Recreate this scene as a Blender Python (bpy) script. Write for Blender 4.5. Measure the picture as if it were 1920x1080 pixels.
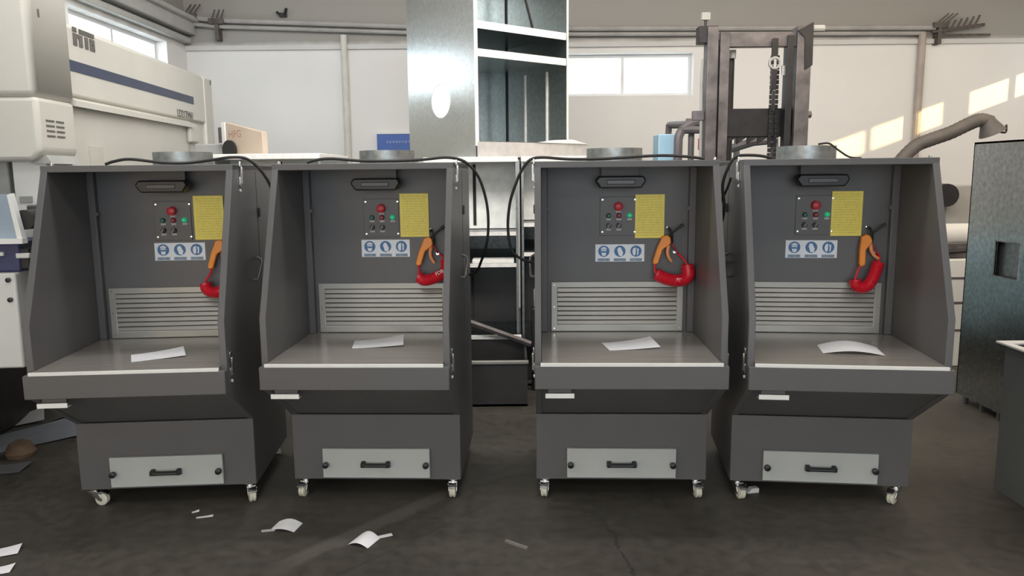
import bpy, bmesh, math, random
from mathutils import Vector, Matrix
random.seed(7)
for o in list(bpy.data.objects): bpy.data.objects.remove(o)
SC = bpy.context.scene
COL = SC.collection
R = math.radians

# ------------------------------------------------------------------ camera, sky, sun, exposure
cam_d = bpy.data.cameras.new('camera'); cam = bpy.data.objects.new('camera', cam_d); COL.objects.link(cam)
cam_d.sensor_width = 36.0; cam_d.lens = 36.0 * 1458.4 / 1920.0
cam_d.clip_start = 0.05; cam_d.clip_end = 200
cam.location = (0, 0, 1.9076)
cam.rotation_euler = (Matrix.Rotation(R(90 - 8.396), 3, 'X') @ Matrix.Rotation(R(-0.546), 3, 'Z')).to_euler()
SC.camera = cam

W = bpy.data.worlds.new('sky'); SC.world = W; W.use_nodes = True
bg = W.node_tree.nodes['Background']
bg.inputs['Color'].default_value = (0.87, 0.94, 1.0, 1); bg.inputs['Strength'].default_value = 3.5

sun_d = bpy.data.lights.new('sun', 'SUN'); sun = bpy.data.objects.new('sun', sun_d); COL.objects.link(sun)
sun_d.energy = 9.5; sun_d.color = (1.0, 0.68, 0.30); sun_d.angle = R(0.9)
sun.rotation_euler = Vector((-1.0, 0.9, -0.357)).to_track_quat('-Z', 'Y').to_euler()
sun.location = (14, -8, 12)

SC.view_settings.view_transform = 'Standard'; SC.view_settings.look = 'None'
SC.view_settings.gamma = 1.0; SC.view_settings.use_curve_mapping = False
SC.view_settings.exposure = 0.0
SC.cycles.max_bounces = 8; SC.cycles.diffuse_bounces = 5; SC.cycles.glossy_bounces = 4
SC.cycles.transparent_max_bounces = 12; SC.cycles.use_denoising = True
SC.cycles.sample_clamp_indirect = 6.0

def portal(name, loc, direction, sx, sy):
    d = bpy.data.lights.new(name, 'AREA'); d.shape = 'RECTANGLE'; d.size = sx; d.size_y = sy
    d.cycles.is_portal = True
    o = bpy.data.objects.new(name, d); COL.objects.link(o); o.location = loc
    o.rotation_euler = Vector(direction).to_track_quat('-Z', 'Z' if abs(direction[2]) < .5 else 'Y').to_euler()
    return o

# unseen area lights added overhead to brighten the walls and floor
def fill_light(name, loc, size, tilt, power, color):
    d = bpy.data.lights.new(name, 'AREA'); d.shape = 'RECTANGLE'; d.size, d.size_y = size; d.energy = power; d.color = color
    o = bpy.data.objects.new(name, d); COL.objects.link(o); o.location = loc; o.rotation_euler = (tilt, 0, 0)
COOL = (1.0, .99, .975); WARM = (1.0, .83, .66)  # warm tint imitates sun bounce on the right side
# centre, size, tilt (0 faces straight down, positive leans towards the back wall), power, colour
FILL_LIGHTS = [((-1.2, 7.0, 4.96), (5.2, 2.4), 0, 80.0, COOL), ((4.4, 7.0, 4.96), (5.2, 2.4), 0, 70.0, WARM),
               ((-.7, 4.2, 4.42), (4.2, 1.0), R(68), 165.0, COOL), ((4.4, 4.2, 4.42), (5.2, 1.0), R(68), 130.0, WARM),
               ((-1.2, 1.1, 4.96), (5.2, 1.4), 0, 62.0, COOL), ((4.4, 1.1, 4.96), (5.2, 1.4), 0, 62.0, (1, .96, .91)),
               ((-1.2, -3.7, 4.96), (5.2, 1.4), 0, 70.0, COOL), ((4.4, -3.7, 4.96), (5.2, 1.4), 0, 70.0, COOL)]
for st in FILL_LIGHTS: fill_light('added_fill_light', *st)

# ------------------------------------------------------------------ materials
MATS = {}
def mat(name, color, rough=.5, metal=0.0, var=0.0, vscale=6.0, bump=0.0, bscale=40.0, spec=.5, stretch=None, emit=None, coat=0):
    if name in MATS: return MATS[name]
    m = bpy.data.materials.new(name); m.use_nodes = True; MATS[name] = m
    nt = m.node_tree; b = nt.nodes['Principled BSDF']
    c = (*color, 1)
    b.inputs['Base Color'].default_value = c; b.inputs['Roughness'].default_value = rough
    b.inputs['Metallic'].default_value = metal; b.inputs['Specular IOR Level'].default_value = spec
    if coat: b.inputs['Coat Weight'].default_value = coat
    if emit:
        b.inputs['Emission Color'].default_value = (*emit[:3], 1); b.inputs['Emission Strength'].default_value = emit[3]
    tc = nt.nodes.new('ShaderNodeTexCoord'); src = tc.outputs['Object']
    if stretch:
        mp = nt.nodes.new('ShaderNodeMapping'); mp.inputs['Scale'].default_value = stretch
        nt.links.new(src, mp.inputs['Vector']); src = mp.outputs['Vector']
    n = nt.nodes.new('ShaderNodeTexNoise'); n.inputs['Scale'].default_value = vscale; n.inputs['Detail'].default_value = 5
    nt.links.new(src, n.inputs['Vector'])
    v = max(var, .04)
    r = nt.nodes.new('ShaderNodeValToRGB')
    r.color_ramp.elements[0].position = .3; r.color_ramp.elements[1].position = .7
    r.color_ramp.elements[0].color = tuple(x * (1 - v) for x in color) + (1,)
    r.color_ramp.elements[1].color = tuple(min(1, x * (1 + v)) for x in color) + (1,)
    nt.links.new(n.outputs['Fac'], r.inputs['Fac']); nt.links.new(r.outputs['Color'], b.inputs['Base Color'])
    if bump:
        n2 = nt.nodes.new('ShaderNodeTexNoise'); n2.inputs['Scale'].default_value = bscale; n2.inputs['Detail'].default_value = 4
        nt.links.new(src, n2.inputs['Vector'])
        bp = nt.nodes.new('ShaderNodeBump'); bp.inputs['Strength'].default_value = bump; bp.inputs['Distance'].default_value = .01
        nt.links.new(n2.outputs['Fac'], bp.inputs['Height']); nt.links.new(bp.outputs['Normal'], b.inputs['Normal'])
    return m

def m_floor():
    m = mat('concrete_floor', (.076, .0695, .058), .55, var=.28, vscale=.9, bump=.25, bscale=9, spec=.35)
    nt = m.node_tree; b = nt.nodes['Principled BSDF']
    tc = nt.nodes.new('ShaderNodeTexCoord')
    n = nt.nodes.new('ShaderNodeTexNoise'); n.inputs['Scale'].default_value = 14; n.inputs['Detail'].default_value = 8
    nt.links.new(tc.outputs['Object'], n.inputs['Vector'])
    rp = nt.nodes.new('ShaderNodeValToRGB'); rp.color_ramp.elements[0].position = .32; rp.color_ramp.elements[1].position = .62
    rp.color_ramp.elements[0].color = (.72, .72, .72, 1); rp.color_ramp.elements[1].color = (1.08, 1.06, 1.05, 1)
    nt.links.new(n.outputs['Fac'], rp.inputs['Fac'])
    # a pale scuffed streak across the slab and a thin crack, each with an outline of its own
    sp = nt.nodes.new('ShaderNodeSeparateXYZ'); nt.links.new(tc.outputs['Object'], sp.inputs['Vector'])
    def mth(op, a, bb=None, cc=None):
        k = nt.nodes.new('ShaderNodeMath'); k.operation = op
        for i, x in enumerate((a, bb, cc)):
            if x is None: continue
            if isinstance(x, (int, float)): k.inputs[i].default_value = x
            else: nt.links.new(x, k.inputs[i])
        return k.outputs[0]
    X_, Y_ = sp.outputs['X'], sp.outputs['Y']
    def band(x0, y0, x1, y1, w, soft, wob):
        L = math.hypot(x1 - x0, y1 - y0); dx, dy = (x1 - x0) / L, (y1 - y0) / L
        ax = mth('SUBTRACT', X_, x0); ay = mth('SUBTRACT', Y_, y0)
        al = mth('ADD', mth('MULTIPLY', ax, dx), mth('MULTIPLY', ay, dy))
        pe = mth('ADD', mth('ADD', mth('MULTIPLY', ax, -dy), mth('MULTIPLY', ay, dx)), mth('MULTIPLY_ADD', n.outputs['Fac'], wob, -wob / 2))
        def ramp(v, lo, hi):
            k = nt.nodes.new('ShaderNodeMapRange'); k.inputs['From Min'].default_value = lo; k.inputs['From Max'].default_value = hi; nt.links.new(v, k.inputs['Value']); return k.outputs[0]
        return mth('MULTIPLY', ramp(mth('ABSOLUTE', pe), w + soft, w), mth('MULTIPLY', ramp(al, -.12, .12), ramp(al, L + .25, L - .05)))
    streak = mth('MULTIPLY', band(-1.15, 3.60, -.45, 4.42, .035, .035, .06), .55)
    crack = mth('MULTIPLY', band(.50, 4.06, .58, 3.40, .003, .006, .10), .7)
    patch = mth('MULTIPLY', band(-.9, 3.45, -.2, 4.25, .004, .008, .04), .4)
    mix = nt.nodes.new('ShaderNodeMix'); mix.data_type = 'RGBA'; mix.blend_type = 'MULTIPLY'; mix.inputs['Factor'].default_value = 1
    old = b.inputs['Base Color'].links[0].from_socket
    nt.links.new(old, mix.inputs[6]); nt.links.new(rp.outputs['Color'], mix.inputs[7])
    cur = mix.outputs[2]
    for msk, colr in ((streak, (.15, .14, .125, 1)), (crack, (.025, .022, .02, 1)), (patch, (.035, .032, .03, 1))):
        mm = nt.nodes.new('ShaderNodeMix'); mm.data_type = 'RGBA'; nt.links.new(msk, mm.inputs['Factor']); nt.links.new(cur, mm.inputs[6]); mm.inputs[7].default_value = colr; cur = mm.outputs[2]
    nt.links.new(cur, b.inputs['Base Color'])
    rr = nt.nodes.new('ShaderNodeMapRange'); rr.inputs['To Min'].default_value = .42; rr.inputs['To Max'].default_value = .7
    nt.links.new(n.outputs['Fac'], rr.inputs['Value']); nt.links.new(rr.outputs['Result'], b.inputs['Roughness'])
    return m

def m_galv(name='galvanised_sheet', base=(.80, .84, .85), rough=.21, var=.06):
    m = mat(name, base, rough, 1.0, var=var, vscale=26, bump=.02, bscale=60)
    nt = m.node_tree; b = nt.nodes['Principled BSDF']
    tc = nt.nodes.new('ShaderNodeTexCoord')
    vo = nt.nodes.new('ShaderNodeTexVoronoi'); vo.inputs['Scale'].default_value = 55
    nt.links.new(tc.outputs['Object'], vo.inputs['Vector'])
    rr = nt.nodes.new('ShaderNodeMapRange'); rr.inputs['To Min'].default_value = rough - .05; rr.inputs['To Max'].default_value = rough + .06
    nt.links.new(vo.outputs['Distance'], rr.inputs['Value']); nt.links.new(rr.outputs['Result'], b.inputs['Roughness'])
    return m

def m_glass():
    m = bpy.data.materials.new('window_glass'); m.use_nodes = True; MATS['window_glass'] = m
    nt = m.node_tree; nt.nodes.clear()
    out = nt.nodes.new('ShaderNodeOutputMaterial'); mx = nt.nodes.new('ShaderNodeMixShader')
    t = nt.nodes.new('ShaderNodeBsdfTransparent'); t.inputs['Color'].default_value = (.96, .98, .98, 1)
    g = nt.nodes.new('ShaderNodeBsdfGlossy'); g.inputs['Roughness'].default_value = .03
    mx.inputs['Fac'].default_value = .06
    nt.links.new(t.outputs[0], mx.inputs[1]); nt.links.new(g.outputs[0], mx.inputs[2]); nt.links.new(mx.outputs[0], out.inputs['Surface'])
    return m

def m_notice():
    # flat print: rows of small illegible characters on yellow film
    m = mat('yellow_notice_print', (.86, .72, .12), .45, var=.05, vscale=30)
    nt = m.node_tree; b = nt.nodes['Principled BSDF']
    tc = nt.nodes.new('ShaderNodeTexCoord'); s = nt.nodes.new('ShaderNodeSeparateXYZ'); nt.links.new(tc.outputs['Object'], s.inputs['Vector'])
    def mth(op, a, bb=None):
        n = nt.nodes.new('ShaderNodeMath'); n.operation = op
        for i, x in enumerate((a, bb)):
            if x is None: continue
            if isinstance(x, (int, float)): n.inputs[i].default_value = x
            else: nt.links.new(x, n.inputs[i])
        return n.outputs[0]
    row = mth('MULTIPLY', s.outputs['Z'], 66.0)
    fr = mth('FRACT', row)
    band = mth('MULTIPLY', mth('GREATER_THAN', fr, .3), mth('LESS_THAN', fr, .8))
    n = nt.nodes.new('ShaderNodeTexNoise'); n.inputs['Scale'].default_value = 1.0; n.inputs['Detail'].default_value = 1
    mp = nt.nodes.new('ShaderNodeMapping'); mp.inputs['Scale'].default_value = (160, 1, 120); nt.links.new(tc.outputs['Object'], mp.inputs['Vector'])
    nt.links.new(mp.outputs['Vector'], n.inputs['Vector'])
    ink = mth('MULTIPLY', band, mth('GREATER_THAN', n.outputs['Fac'], .47))
    ax = mth('ABSOLUTE', s.outputs['X']); az = mth('ABSOLUTE', s.outputs['Z'])
    inside = mth('MULTIPLY', mth('LESS_THAN', ax, .074), mth('LESS_THAN', az, .118))
    ink = mth('MULTIPLY', mth('MULTIPLY', ink, inside), .28)
    mix = nt.nodes.new('ShaderNodeMix'); mix.data_type = 'RGBA'
    nt.links.new(ink, mix.inputs['Factor']); nt.links.new(b.inputs['Base Color'].links[0].from_socket, mix.inputs[6])
    mix.inputs[7].default_value = (.22, .17, .03, 1); nt.links.new(mix.outputs[2], b.inputs['Base Color'])
    return m

FLOOR = m_floor(); GALV = m_galv(); GLASS = m_glass(); NOTICE = m_notice()
GALV_IN = m_galv('matt_galvanised_sheet', (.44, .48, .48), .34, .12)
GALV_DULL = m_galv('dull_galvanised_sheet', (.34, .36, .355), .42, .2)
FILM = mat('white_protective_film', (.80, .78, .74), .5, var=.1, vscale=18)
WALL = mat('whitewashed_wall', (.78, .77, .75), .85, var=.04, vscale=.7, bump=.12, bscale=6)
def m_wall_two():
    # whitewash up to the ring beam, darker grey above it
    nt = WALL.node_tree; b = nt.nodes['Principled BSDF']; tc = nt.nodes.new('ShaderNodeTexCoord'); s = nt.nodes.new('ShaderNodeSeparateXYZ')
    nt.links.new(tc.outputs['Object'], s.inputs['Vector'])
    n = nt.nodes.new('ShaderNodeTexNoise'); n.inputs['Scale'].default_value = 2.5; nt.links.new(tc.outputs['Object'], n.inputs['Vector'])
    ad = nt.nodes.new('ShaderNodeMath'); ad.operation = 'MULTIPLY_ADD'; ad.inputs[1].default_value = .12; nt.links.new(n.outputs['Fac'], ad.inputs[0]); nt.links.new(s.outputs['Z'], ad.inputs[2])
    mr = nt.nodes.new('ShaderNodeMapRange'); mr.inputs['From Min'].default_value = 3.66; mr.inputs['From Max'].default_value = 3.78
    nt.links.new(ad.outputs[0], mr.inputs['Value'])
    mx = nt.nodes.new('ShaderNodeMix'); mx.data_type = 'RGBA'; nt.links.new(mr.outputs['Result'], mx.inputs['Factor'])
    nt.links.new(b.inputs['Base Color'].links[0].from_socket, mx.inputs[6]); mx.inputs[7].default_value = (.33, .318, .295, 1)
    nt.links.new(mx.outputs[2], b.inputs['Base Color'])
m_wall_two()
BEAMM = mat('grey_plaster_beam', (.60, .595, .58), .85, var=.06, vscale=1.1, bump=.1, bscale=8)
CEIL = mat('roof_sheeting', (.5, .5, .5), .8, var=.06)
PAINT = mat('dark_grey_powder_coat', (.111, .1085, .1105), .42, var=.05, vscale=3, bump=.03, bscale=220, spec=.45)
STEEL = mat('brushed_steel_top', (.44, .41, .37), .17, .4, var=.10, vscale=2.2, bump=.02, bscale=60, stretch=(1, 22, 1))
TRIM = mat('white_trim_and_glint', (.80, .80, .77), .35)
GRILLEM = mat('satin_aluminium', (.37, .36, .33), .38, .45, var=.05, vscale=5)
SLOT = mat('dark_slot', (.02, .02, .02), .8)
BLACK = mat('black_plastic', (.016, .016, .017), .38, var=.1)
RUBBER = mat('black_cable_rubber', (.02, .019, .018), .55, var=.1)
DRAWM = mat('light_grey_drawer_paint', (.46, .48, .465), .45, var=.03, vscale=4)
CHROME = mat('chrome', (.78, .78, .78), .18, 1.0)
NYLON = mat('white_nylon_wheel', (.68, .66, .55), .4, var=.06, vscale=20)
REDP = mat('red_plastic', (.48, .03, .045), .35)
DREDP = mat('dull_red_button', (.26, .03, .045), .4)
GREENP = mat('dull_green_button', (.03, .12, .09), .4)
GREENL = mat('lit_green_button', (.02, .35, .16), .3, emit=(.02, .8, .35, .25))
LABELM = mat('pale_label_plate', (.42, .40, .40), .4)
WPRINT = mat('white_print_film', (.74, .77, .82), .4)
BLUEP = mat('blue_sign_print', (.045, .15, .33), .45, var=.04, vscale=30)
BLUEG = mat('grey_blue_caption_print', (.20, .27, .36), .5, var=.3, vscale=120)
ORANGE = mat('orange_air_gun_plastic', (.80, .26, .03), .38, var=.05, vscale=20)
REDH = mat('red_polyurethane_hose', (.62, .012, .03), .3, var=.1, vscale=40, coat=.3)
PAPER = mat('white_paper', (.93, .93, .95), .7, var=.03, vscale=12)
MACH = mat('ivory_machine_paint', (.53, .515, .46), .35, var=.03, vscale=1.5, spec=.5)
MACHW = mat('off_white_machine_panel', (.72, .715, .68), .4, var=.03, vscale=2)
NAVY = mat('navy_stripe_paint', (.035, .045, .085), .4, var=.1, vscale=4)
NAVYB = mat('navy_casting_paint', (.045, .05, .13), .5, var=.15, vscale=6)
LOGO = mat('dark_logo_vinyl', (.10, .095, .085), .5, var=.15, vscale=20)
GREYM = mat('mid_grey_paint', (.33, .33, .31), .5, var=.08)
STEELD = mat('dark_mast_steel', (.125, .112, .112), .45, .35, var=.35, vscale=9, bump=.1, bscale=40)
STEELG = mat('greasy_black_steel', (.022, .020, .021), .45, .3, var=.3, vscale=12)
GUARD = mat('grey_guard_paint', (.13, .115, .12), .5, var=.2, vscale=8)
PIPE = mat('grey_painted_pipe', (.36, .35, .335), .55, var=.12, vscale=5)
PIPED = mat('rusty_bracket_steel', (.10, .085, .075), .7, var=.3, vscale=14)
HOSEG = mat('grey_flexible_duct', (.09, .080, .072), .6, var=.15, vscale=10)
SIGNB = mat('blue_wall_board', (.06, .13, .42), .5, var=.06, vscale=8)
SIGNT = mat('pale_board_lettering', (.42, .52, .75), .5)
TAN = mat('tan_panel', (.47, .38, .30), .6, var=.05, vscale=6)
BLUEGL = mat('pale_blue_guard_panel', (.30, .38, .47), .2, var=.08, vscale=3)
WINF = mat('white_window_frame', (.72, .72, .72), .45)
LBLUE = mat('light_blue_paint', (.35, .55, .68), .5, var=.06)
REDD = mat('faded_red_paint', (.50, .10, .10), .5, var=.1)
BROWN = mat('brown_cardboard', (.12, .075, .045), .8, var=.3, vscale=10)
GREYP = mat('grey_sheet_offcut', (.22, .235, .26), .5, var=.1, vscale=8)
GREYB = mat('blue_grey_powder_coat', (.125, .137, .142), .4, var=.06, vscale=3, bump=.03, bscale=200)

# ------------------------------------------------------------------ mesh builder
class MB:
    def __init__(s): s.v = []; s.f = []
    def add(s, vs, fs, M=None):
        n = len(s.v)
        s.v += [tuple(M @ Vector(p)) if M else tuple(p) for p in vs]
        s.f += [tuple(i + n for i in f) for f in fs]; return s
    def box(s, x0, x1, y0, y1, z0, z1, M=None):
        vs = [(x, y, z) for z in (z0, z1) for y in (y0, y1) for x in (x0, x1)]
        return s.add(vs, [(0, 2, 3, 1), (4, 5, 7, 6), (0, 1, 5, 4), (2, 6, 7, 3), (0, 4, 6, 2), (1, 3, 7, 5)], M)
    def prism(s, poly, axis, a, b, M=None):
        # poly: 2-D outline, extruded from a to b along axis
        def p(u, w, t): return {'x': (t, u, w), 'y': (u, t, w), 'z': (u, w, t)}[axis]
        n = len(poly); vs = [p(u, w, a) for u, w in poly] + [p(u, w, b) for u, w in poly]
        fs = [tuple(range(n)), tuple(range(2 * n - 1, n - 1, -1))] + [(i, i + n, (i + 1) % n + n, (i + 1) % n) for i in range(n)]
        return s.add(vs, fs, M)
    def ring(s, outer, inner, axis, a, b, M=None):
        # frame: outline with a matching inner outline cut out
        def p(u, w, t): return {'x': (t, u, w), 'y': (u, t, w), 'z': (u, w, t)}[axis]
        n = len(outer)
        vs = [p(u, w, a) for u, w in outer] + [p(u, w, a) for u, w in inner] + [p(u, w, b) for u, w in outer] + [p(u, w, b) for u, w in inner]
        fs = []
        for i in range(n):
            j = (i + 1) % n
            fs += [(i, j, j + n, i + n), (i + 2 * n, i + 3 * n, j + 3 * n, j + 2 * n), (i, i + 2 * n, j + 2 * n, j), (i + n, j + n, j + 3 * n, i + 3 * n)]
        return s.add(vs, fs, M)
    def cyl(s, p0, p1, r0, r1=None, n=14, cap=True):
        r1 = r0 if r1 is None else r1
        p0 = Vector(p0); p1 = Vector(p1); d = (p1 - p0).normalized()
        u = d.orthogonal().normalized(); w = d.cross(u)
        vs = []
        for p, r in ((p0, r0), (p1, r1)):
            vs += [p + (u * math.cos(2 * math.pi * i / n) + w * math.sin(2 * math.pi * i / n)) * r for i in range(n)]
        fs = [(i, (i + 1) % n, (i + 1) % n + n, i + n) for i in range(n)]
        if cap: fs += [tuple(range(n - 1, -1, -1)), tuple(range(n, 2 * n))]
        return s.add(vs, fs)
    def tube(s, pts, r, n=8, closed=False):
        pts = [Vector(p) for p in pts]; m = len(pts)
        rs = r if isinstance(r, (list, tuple)) else [r] * m
        t = [(pts[min(i + 1, m - 1)] - pts[max(i - 1, 0)]).normalized() for i in range(m)]
        u = t[0].orthogonal().normalized(); vs = []
        for i in range(m):
            u = (u - t[i] * u.dot(t[i])).normalized(); w = t[i].cross(u)
            vs += [pts[i] + (u * math.cos(2 * math.pi * k / n) + w * math.sin(2 * math.pi * k / n)) * rs[i] for k in range(n)]
        fs = [(i * n + k, i * n + (k + 1) % n, (i + 1) * n + (k + 1) % n, (i + 1) * n + k) for i in range(m - 1) for k in range(n)]
        fs += [tuple(range(n - 1, -1, -1)), tuple(range((m - 1) * n, m * n))]
        return s.add(vs, fs)
    def lathe(s, prof, axis, c=(0, 0, 0), n=24):
        # prof: (radius, along) pairs, closed into a solid of revolution about axis
        vs = []; m = len(prof)
        for i in range(n):
            a = 2 * math.pi * i / n; ca, sa = math.cos(a), math.sin(a)
            for r, h in prof:
                q = {'x': (h, r * ca, r * sa), 'y': (r * ca, h, r * sa), 'z': (r * ca, r * sa, h)}[axis]
                vs.append((q[0] + c[0], q[1] + c[1], q[2] + c[2]))
        fs = [(i * m + k, ((i + 1) % n) * m + k, ((i + 1) % n) * m + (k + 1) % m, i * m + (k + 1) % m) for i in range(n) for k in range(m)]
        return s.add(vs, fs)
    def build(s, name, material, parent=None, loc=None, rot=None, bevel=0, seg=2, smooth=False):
        me = bpy.data.meshes.new(name); me.from_pydata(s.v, [], s.f)
        bm = bmesh.new(); bm.from_mesh(me)
        bmesh.ops.remove_doubles(bm, verts=bm.verts, dist=1e-6)
        bmesh.ops.recalc_face_normals(bm, faces=bm.faces); bm.to_mesh(me); bm.free()
        me.materials.append(material)
        o = bpy.data.objects.new(name, me); COL.objects.link(o)
        if parent: o.parent = parent
        if loc: o.location = loc
        if rot: o.rotation_euler = rot
        if bevel:
            b = o.modifiers.new('bevel', 'BEVEL'); b.width = bevel; b.segments = seg; b.limit_method = 'ANGLE'; b.angle_limit = R(40)
        if smooth or bevel:
            for p in me.polygons: p.use_smooth = True
            me.set_sharp_from_angle(angle=R(35))
        return o

def spline(pts, k=8):
    # Catmull-Rom through the points
    P = [Vector(p) for p in pts]; P = [P[0] * 2 - P[1]] + P + [P[-1] * 2 - P[-2]]; out = []
    for i in range(1, len(P) - 2):
        a, b, c, d = P[i - 1:i + 3]
        for j in range(k):
            t = j / k
            out.append(.5 * ((2 * b) + (c - a) * t + (2 * a - 5 * b + 4 * c - d) * t * t + (3 * b - a - 3 * c + d) * t ** 3))
    out.append(P[-2]); return out

def empty(name, loc, rz=0):
    o = bpy.data.objects.new(name, None); COL.objects.link(o); o.location = loc; o.rotation_euler = (0, 0, rz); o.empty_display_size = .1
    return o
def tag(o, label, cat, group=None):
    o['label'] = label; o['category'] = cat
    if group: o['group'] = group
    return o
def structure(o): o['kind'] = 'structure'; return o
def part_label(o, label): o['label'] = label; return o
def children(o): return [c for c in bpy.data.objects if c.parent == o]
def copy_tree(o, parent=None):
    c = o.copy(); COL.objects.link(c); c.parent = parent
    for ch in children(o): copy_tree(ch, c)
    return c
def text_mesh(txt, size, material, name, parent, M, extrude=.001):
    cu = bpy.data.curves.new(name, 'FONT'); cu.body = txt; cu.size = size; cu.extrude = extrude; cu.align_x = 'CENTER'; cu.align_y = 'CENTER'
    t = bpy.data.objects.new('tmp_text', cu); COL.objects.link(t)
    dg = bpy.context.evaluated_depsgraph_get(); me = bpy.data.meshes.new_from_object(t.evaluated_get(dg))
    bpy.data.objects.remove(t); bpy.data.curves.remove(cu)
    me.transform(M); me.materials.clear(); me.materials.append(material); me.name = name
    o = bpy.data.objects.new(name, me); COL.objects.link(o); o.parent = parent
    return o

# ------------------------------------------------------------------ the hall
XL, XR, YB, YF, ZC, TH = -4.42, 7.7, 11.0, -6.0, 5.0, .26
structure(MB().box(XL - 1, XR + 1, YF - 6, YB + 1, -.3, 0).build('floor', FLOOR))
_ce = structure(MB().box(XL - .4, XR + .4, YF - .4, YB + .4, ZC, ZC + .15).build('ceiling', CEIL))
for loc, (sx, sy), tilt, p, c in FILL_LIGHTS:   # added sheets backing the overhead fill lights, flat or tilted
    MB().box(-sx / 2, sx / 2, -sy / 2, sy / 2, .012, .03).build('fill_light_backing', mat('fill_backing_sheet', (.85, .86, .86), .4), _ce, loc, (tilt, 0, 0))
def wall(name, axis, c0, c1, a0, a1, z0, z1, holes, material):
    As = sorted({a0, a1, *[h[0] for h in holes], *[h[1] for h in holes]}); Zs = sorted({z0, z1, *[h[2] for h in holes], *[h[3] for h in holes]})
    m = MB()
    for i in range(len(As) - 1):
        for j in range(len(Zs) - 1):
            a, b, z, w = As[i], As[i + 1], Zs[j], Zs[j + 1]; ca, cz = (a + b) / 2, (z + w) / 2
            if any(h[0] < ca < h[1] and h[2] < cz < h[3] for h in holes): continue
            if axis == 'x': m.box(a, b, c0, c1, z, w)
            else: m.box(c0, c1, a, b, z, w)
    return structure(m.build(name, material))
WZ = (2.95, 3.52)
left_w = [(8.12, 10.38), (4.4, 6.66), (.7, 2.96), (-3.2, -.94)]
LZ = (2.95, 3.63)
back_w = [(.61, 2.52)]
right_w = [(7.4, 9.47), (9.66, 10.9)]
TR_ = .10
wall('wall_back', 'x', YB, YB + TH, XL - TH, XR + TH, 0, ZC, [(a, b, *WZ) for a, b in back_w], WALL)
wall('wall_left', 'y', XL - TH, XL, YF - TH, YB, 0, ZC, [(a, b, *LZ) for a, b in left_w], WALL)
RZ = (3.10, 3.51)
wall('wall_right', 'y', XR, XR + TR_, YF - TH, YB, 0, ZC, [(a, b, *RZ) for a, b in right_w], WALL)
DOOR = (-3.9, 3.6, 0, 4.3)
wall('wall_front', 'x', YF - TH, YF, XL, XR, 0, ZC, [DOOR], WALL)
portal('door_portal', ((DOOR[0] + DOOR[1]) / 2, YF - TH - .02, DOOR[3] / 2), (0, 1, 0), DOOR[1] - DOOR[0], DOOR[3])
nwin = 0
def window(axis, c, a0, a1, z0, z1, inward, mull):
    # frame set in the wall's outer half with panes either side of each mullion
    global nwin; nwin += 1
    m = MB(); w = .045; d0, d1 = c + .0, c + .06
    def bx(mm, a, b, z, y, e0=d0, e1=d1):
        return mm.box(a, b, e0, e1, z, y) if axis == 'x' else mm.box(e0, e1, a, b, z, y)
    bx(m, a0, a1, z0, z0 + w); bx(m, a0, a1, z1 - w, z1); bx(m, a0, a0 + w, z0 + w, z1 - w); bx(m, a1 - w, a1, z0 + w, z1 - w)
    cuts = [a0 + w] + [x for q in mull for x in (q - .02, q + .02)] + [a1 - w]
    for q in mull: bx(m, q - .02, q + .02, z0 + w, z1 - w)
    fr = structure(m.build('window_%d' % nwin, WINF))
    for i in range(0, len(cuts), 2):
        g = MB(); bx(g, cuts[i], cuts[i + 1], z0 + w, z1 - w, c + .025, c + .031); g.build('pane', GLASS, fr)
    mid = (a0 + a1) / 2; zc = (z0 + z1) / 2
    off = c - inward * .22
    portal('window_portal', (mid, c + .2, zc) if axis == 'x' else (c + (.2 if inward < 0 else -.14), mid, zc),
           (0, inward, 0) if axis == 'x' else (inward, 0, 0), a1 - a0, z1 - z0)
    return fr
for a, b in back_w: window('x', YB + .14, a, b, *WZ, -1, [(a + b) / 2])
for a, b in left_w: window('y', XL - .2, a, b, *LZ, 1, [(a + b) / 2])
window('y', XR + .03, *right_w[0], *RZ, -1, [8.49]); window('y', XR + .03, *right_w[1], *RZ, -1, [10.24])
# ring beam ledges running round the walls above the windows
structure(MB().box(XL, XR, YB - .05, YB, 3.60, 3.66).build('trim_1', BEAMM))
m = MB().box(XL, XL + .10, -6, YB - .05, 3.69, 3.76); m.box(XL, XL + .16, -6, YB - .05, 3.80, 3.96); m.box(XL, XL + .22, -6, YB - .05, 3.96, 4.02)
structure(m.build('trim_2', mat('grey_steel_lintel', (.44, .44, .42), .6, var=.08), bevel=.008))

def pipe_run(label, pts, r, name='wall_pipe', material=PIPE, group=None):
    o = MB().tube(pts, r, 10).build(name, material, smooth=True); return tag(o, label, 'pipe', group)
pipe_run('upper grey conduit pipe running high along the back wall', [(-4.36, 10.9, 4.03), (-3.96, 10.9, 3.985), (-1.3, 10.9, 3.875), (.9, 10.9, 3.83), (5.75, 10.9, 3.80)], .035)
pipe_run('lower grey conduit pipe just beneath the upper one on the back wall', [(-4.36, 10.92, 3.95), (-3.96, 10.92, 3.905), (-1.3, 10.92, 3.80), (.9, 10.92, 3.76), (5.62, 10.92, 3.73)], .028)
pipe_run('pale vertical drop pipe on the back wall left of the blue board', [(-2.25, 10.93, 3.78), (-2.25, 10.93, .3)], .045, material=mat('pale_pipe', (.62, .60, .55), .6, var=.08))
pipe_run('brownish vertical drop pipe on the back wall right of the lift truck', [(5.60, 10.93, 3.74), (5.60, 10.93, .3)], .05, material=mat('brown_pipe', (.40, .35, .31), .6, var=.1))
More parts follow.
